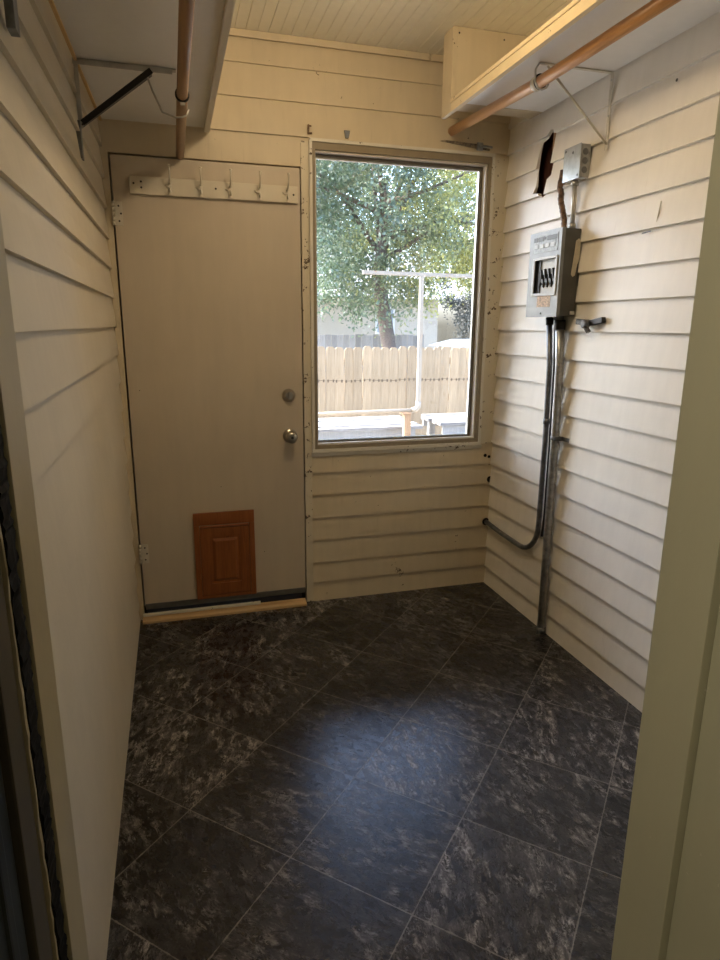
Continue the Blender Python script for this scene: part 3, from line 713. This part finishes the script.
b = MB(); [b.box(-1.6, 5.1, 6.03, 6.07, z, z+.09) for z in (-.4, .3, .85)]; b.build('rail', M['fence'], fence)
for x in (-1.2, 1.2, 3.6):
    b = MB(); b.box(x, x+.09, 6.075, 6.165, GZ, 1.0); b.build('post', M['fence'], fence)

gf = thing('wooden_fence', 'grey board fence behind the tan picket fence', 'fence', (2.5, 11, GZ))
x = -1.2; pg = None
while x < 3.95:
    if pg is None:
        b = MB(); b.box(-.065, .065, 0, .02, 0, 1.2-GZ, .004); pg = b.build('board', M['greyfence'], origin=(0, 0, 0)); o = pg
    else: o = pg.copy(); C.objects.link(o)
    o.parent = gf; o.location = Vector((x, 11+random.uniform(-.01, .01), GZ))-Vector(gf['_o']); o.scale = (1, 1, 1+random.uniform(-.01, .01))
    x += .138
b = MB(); b.box(-1.3, 4.0, 11.03, 11.07, .8, .9); b.box(-1.3, 4.0, 11.03, 11.07, -.2, -.1); b.build('rail', M['greyfence'], gf)

# clothes-line T post
t = thing('clothesline_post', 'chalky white T-shaped clothesline post in the yard', 'post', (.93, 3.5, .5))
b = MB(); b.box(.912, .953, 3.48, 3.52, .565, 1.918, .004); b.build('upright', M['postwhite'], t)
b = MB(); b.bar((.285, 3.5, 1.940), (1.56, 3.5, 1.932), .042, .036, bev=.004); b.build('crossbar', M['postwhite'], t)
for x in (.34, .56, 1.25, 1.48):
    b = MB(); b.tube([(x, 3.5, 1.957), (x, 3.5, 1.972), (x+.01, 3.5, 1.984)], .004, 6); b.build('line_hook', M['lt'], t)
b = MB(); b.tube([(.932, 3.5, .60), (.932, 3.5, .545), (.905, 3.5, .515), (.86, 3.5, .508)], .030, 12); b.build('elbow', M['postwhite'], t)
b = MB(); b.tube([(.87, 3.5, .508), (.2, 3.5, .500), (-1.0, 3.5, .488)], .021, 10); b.build('lower_pipe', paint('yellowed_pipe', (.36, .28, .19), .08, .5), t)
t = thing('timber_post', 'short orange timber post under the clothesline pipe', 'post', (.80, 3.5, GZ))
b = MB(); b.box(.765, .840, 3.465, 3.535, GZ, .470, .004); b.build('post', M['postwood'], t)
b = MB(); b.box(.735, .838, 3.455, 3.545, .4705, .482, .003); b.build('cap_board', M['postwood'], t)

def bench(x0, x1, y0, y1, z, label, seed, n=6):
    rnd = random.Random(seed)
    t = thing('plank_table', label, 'table', ((x0+x1)/2, (y0+y1)/2, GZ), 'weathered plank tables in the yard')
    w = (y1-y0)/n
    for i in range(n):
        b = MB(); dx0, dx1 = rnd.uniform(-.04, .03), rnd.uniform(-.03, .05); dz = rnd.uniform(-.006, .008)
        b.box(x0+dx0, x1+dx1, y0+i*w+.005, y0+(i+1)*w-.005, z-.035+dz, z+dz, .004); b.build('plank', M['weathered'], t)
    b = MB(); b.box(x0+.03, x1-.03, y0+.04, y0+.08, z-.20, z-.043); b.box(x0+.03, x1-.03, y1-.08, y1-.04, z-.14, z-.043); b.build('apron', M['greyfence'], t)
    for (x, y) in ((x0+.08, y0+.08), (x1-.16, y0+.08), (x0+.08, y1-.16), (x1-.16, y1-.16)):
        b = MB(); b.box(x, x+.08, y, y+.08, GZ, z-.0435); b.build('leg', M['greyfence'], t)
    return t
bench(-.9, 1.0, 3.62, 4.45, .315, 'long weathered plank table at the left, seen through the window', 2)
bench(1.36, 2.5, 3.80, 4.55, .305, 'weathered plank table at the lower right window corner', 4)

# neighbour's house
t = thing('house', 'cream neighbour house behind the grey fence', 'house', (3.8, 18, GZ))
b = MB(); b.box(-1.5, 6.4, 16, 21, GZ, 2.25); b.build('wall', M['housewall'], t)
b = MB(); b.prism([(-2.0, 15.6, 2.2), (-2.0, 21.4, 2.2), (-2.0, 18.5, 3.8)], (9.0, 0, 0)); b.build('roof', M['roof'], t)
for x in (4.35,):
    b = MB(); b.ring(x, x+.62, 1.15, 1.95, .06, 15.96, 16.0); o = b.build('window', M['pale'], t)
    b = MB(); b.box(x+.06, x+.56, 15.97, 15.99, 1.21, 1.89); b.build('pane', flat('pale_blue_glass', (.28, .33, .37), .1), o)
t = thing('shed', 'low white shed roof beyond the fence at the right', 'shed', (5.2, 9, GZ))
b = MB(); b.box(3.9, 5.8, 8.6, 10, GZ, 1.0); b.build('wall', M['housewall'], t)
b = MB(); b.prism([(3.75, 8.4, 1.0), (5.9, 8.4, 1.03), (5.9, 8.4, 1.14), (4.3, 8.4, 1.13)], (0, 1.8, 0)); b.build('roof', M['pale'], t)

def tree(label, base, fork, centre, rad, nclump, nleaf, lsize, lm, seed, trunk_r=.16, drop=.0, holes=0.0):
    rnd = random.Random(seed)
    t = thing('tree', label, 'tree', base)
    bx = Vector(base); fk = Vector(fork); c = Vector(centre)
    b = MB(); mid = (bx+fk)/2+Vector((-.04, .03, 0))
    b.tube([bx, mid, fk, fk.lerp(c, .5), c], [trunk_r*1.25, trunk_r, trunk_r*.9, trunk_r*.55, trunk_r*.3], 10); b.build('trunk', M['bark'], t)
    lb = bmesh.new(); ends = []
    for k in range(nclump):
        while True:
            q = Vector((rnd.uniform(-1, 1), rnd.uniform(-1, 1), rnd.uniform(-1, 1)))
            if .25 < q.length < 1: break
        p = c+Vector((q.x*rad[0], q.y*rad[1], q.z*rad[2])); ends.append(p)
        cr = rnd.uniform(.28, .5)*min(rad)*.5
        for j in range(nleaf//nclump):
            g = Vector((rnd.gauss(0, 1), rnd.gauss(0, 1), rnd.gauss(0, 1)-drop*abs(rnd.gauss(0, .8))))*cr*.62
            pos = p+g; s = lsize*rnd.uniform(.6, 1.3)
            d = Vector((rnd.gauss(0, 1), rnd.gauss(0, 1), rnd.gauss(-.5, .9))).normalized()
            u = d.cross(Vector((rnd.gauss(0, 1), rnd.gauss(0, 1), rnd.gauss(0, 1)))).normalized()
            lb.faces.new([lb.verts.new(v-bx) for v in (pos, pos+d*s*.5+u*s*.27, pos+d*s, pos+d*s*.5-u*s*.27)])
    me = bpy.data.meshes.new('foliage'); lb.to_mesh(me); lb.free(); me.materials.append(lm)
    o = bpy.data.objects.new('foliage', me); C.objects.link(o); o.parent = t
    b = MB()
    for k in range(9):
        e = ends[k % len(ends)]; b.tube([fk.lerp(c, rnd.uniform(.05, .8)), fk.lerp(c, .5).lerp(e, .5)+Vector((0, 0, .2)), e], [trunk_r*.4, trunk_r*.25, .015], 6)
    b.build('branches', M['bark'], t)
    return t
tree('large leafy green tree with a leaning grey trunk behind the picket fence', (2.95, 9.3, GZ), (2.32, 9.3, 2.2), (2.5, 9.5, 4.15), (2.7, 1.8, 2.45), 190, 64000, .082, M['leafA'], 11, .15, .5)
tree('blue-green tree at the left of the window view', (.1, 14.3, GZ), (.5, 14.3, 2.4), (1.4, 14.3, 5.0), (2.0, 1.4, 3.1), 90, 26000, .09, M['leafB'], 5, .15, .6)
tree('dark greyish conifer behind the fence at the right', (5.6, 11.6, GZ), (5.6, 11.6, 1.2), (5.7, 11.6, 2.6), (1.05, 1.0, 1.9), 60, 18000, .07, M['leafC'], 9, .14, .2)
tree('pale tall tree far behind the others', (3.5, 23, GZ), (3.6, 23, 3.5), (4.6, 23, 7.0), (5.0, 1.8, 3.6), 90, 16000, .2, M['leafB'], 21, .2, .3)

# ------------------------------------------------------------------ sky, sun, camera
w = bpy.data.worlds.new('World'); S.world = w; w.use_nodes = True
nt = w.node_tree; nt.nodes.clear()
sky = nt.nodes.new('ShaderNodeTexSky'); sky.sky_type = 'NISHITA'; sky.sun_disc = False
sky.sun_elevation = math.radians(49); sky.sun_rotation = math.radians(-56); sky.air_density = 1.0; sky.dust_density = 5; sky.ozone_density = 1.2
bg = nt.nodes.new('ShaderNodeBackground'); bg.inputs[1].default_value = .92
ow = nt.nodes.new('ShaderNodeOutputWorld'); tint = nt.nodes.new('ShaderNodeMix'); tint.data_type = 'RGBA'; tint.blend_type = 'MULTIPLY'; tint.inputs[0].default_value = 1
tint.inputs[7].default_value = (.90, .97, 1.10, 1)
nt.links.new(sky.outputs[0], tint.inputs[6]); nt.links.new(tint.outputs[2], bg.inputs[0]); nt.links.new(bg.outputs[0], ow.inputs[0])
sun = bpy.data.lights.new('sun', 'SUN'); sun.energy = 5.0; sun.angle = .009; sun.color = (1, .90, .76)
so = bpy.data.objects.new('sun', sun); C.objects.link(so)
so.rotation_euler = Vector((.543, -.366, -.755)).to_track_quat('-Z', 'Y').to_euler()

cam = bpy.data.cameras.new('camera'); co = bpy.data.objects.new('camera', cam); C.objects.link(co)
co.location = (-1.6378, -3.0631, 1.4135); co.rotation_euler = (1.3323, -.0067, -.2813)
cam.sensor_fit = 'VERTICAL'; cam.sensor_height = 24; cam.lens = 636.755/960*24; cam.clip_start = .02; cam.clip_end = 200
S.camera = co
S.view_settings.view_transform = 'Standard'; S.view_settings.look = 'None'; S.view_settings.gamma = 1
S.view_settings.use_curve_mapping = False; S.view_settings.exposure = 1.02
try:
    S.cycles.use_denoising = True; S.cycles.max_bounces = 10; S.cycles.diffuse_bounces = 6; S.cycles.sample_clamp_indirect = 6
    S.cycles.transparent_max_bounces = 12
except Exception: pass
for o in bpy.data.objects:
    if '_o' in o: del o['_o']
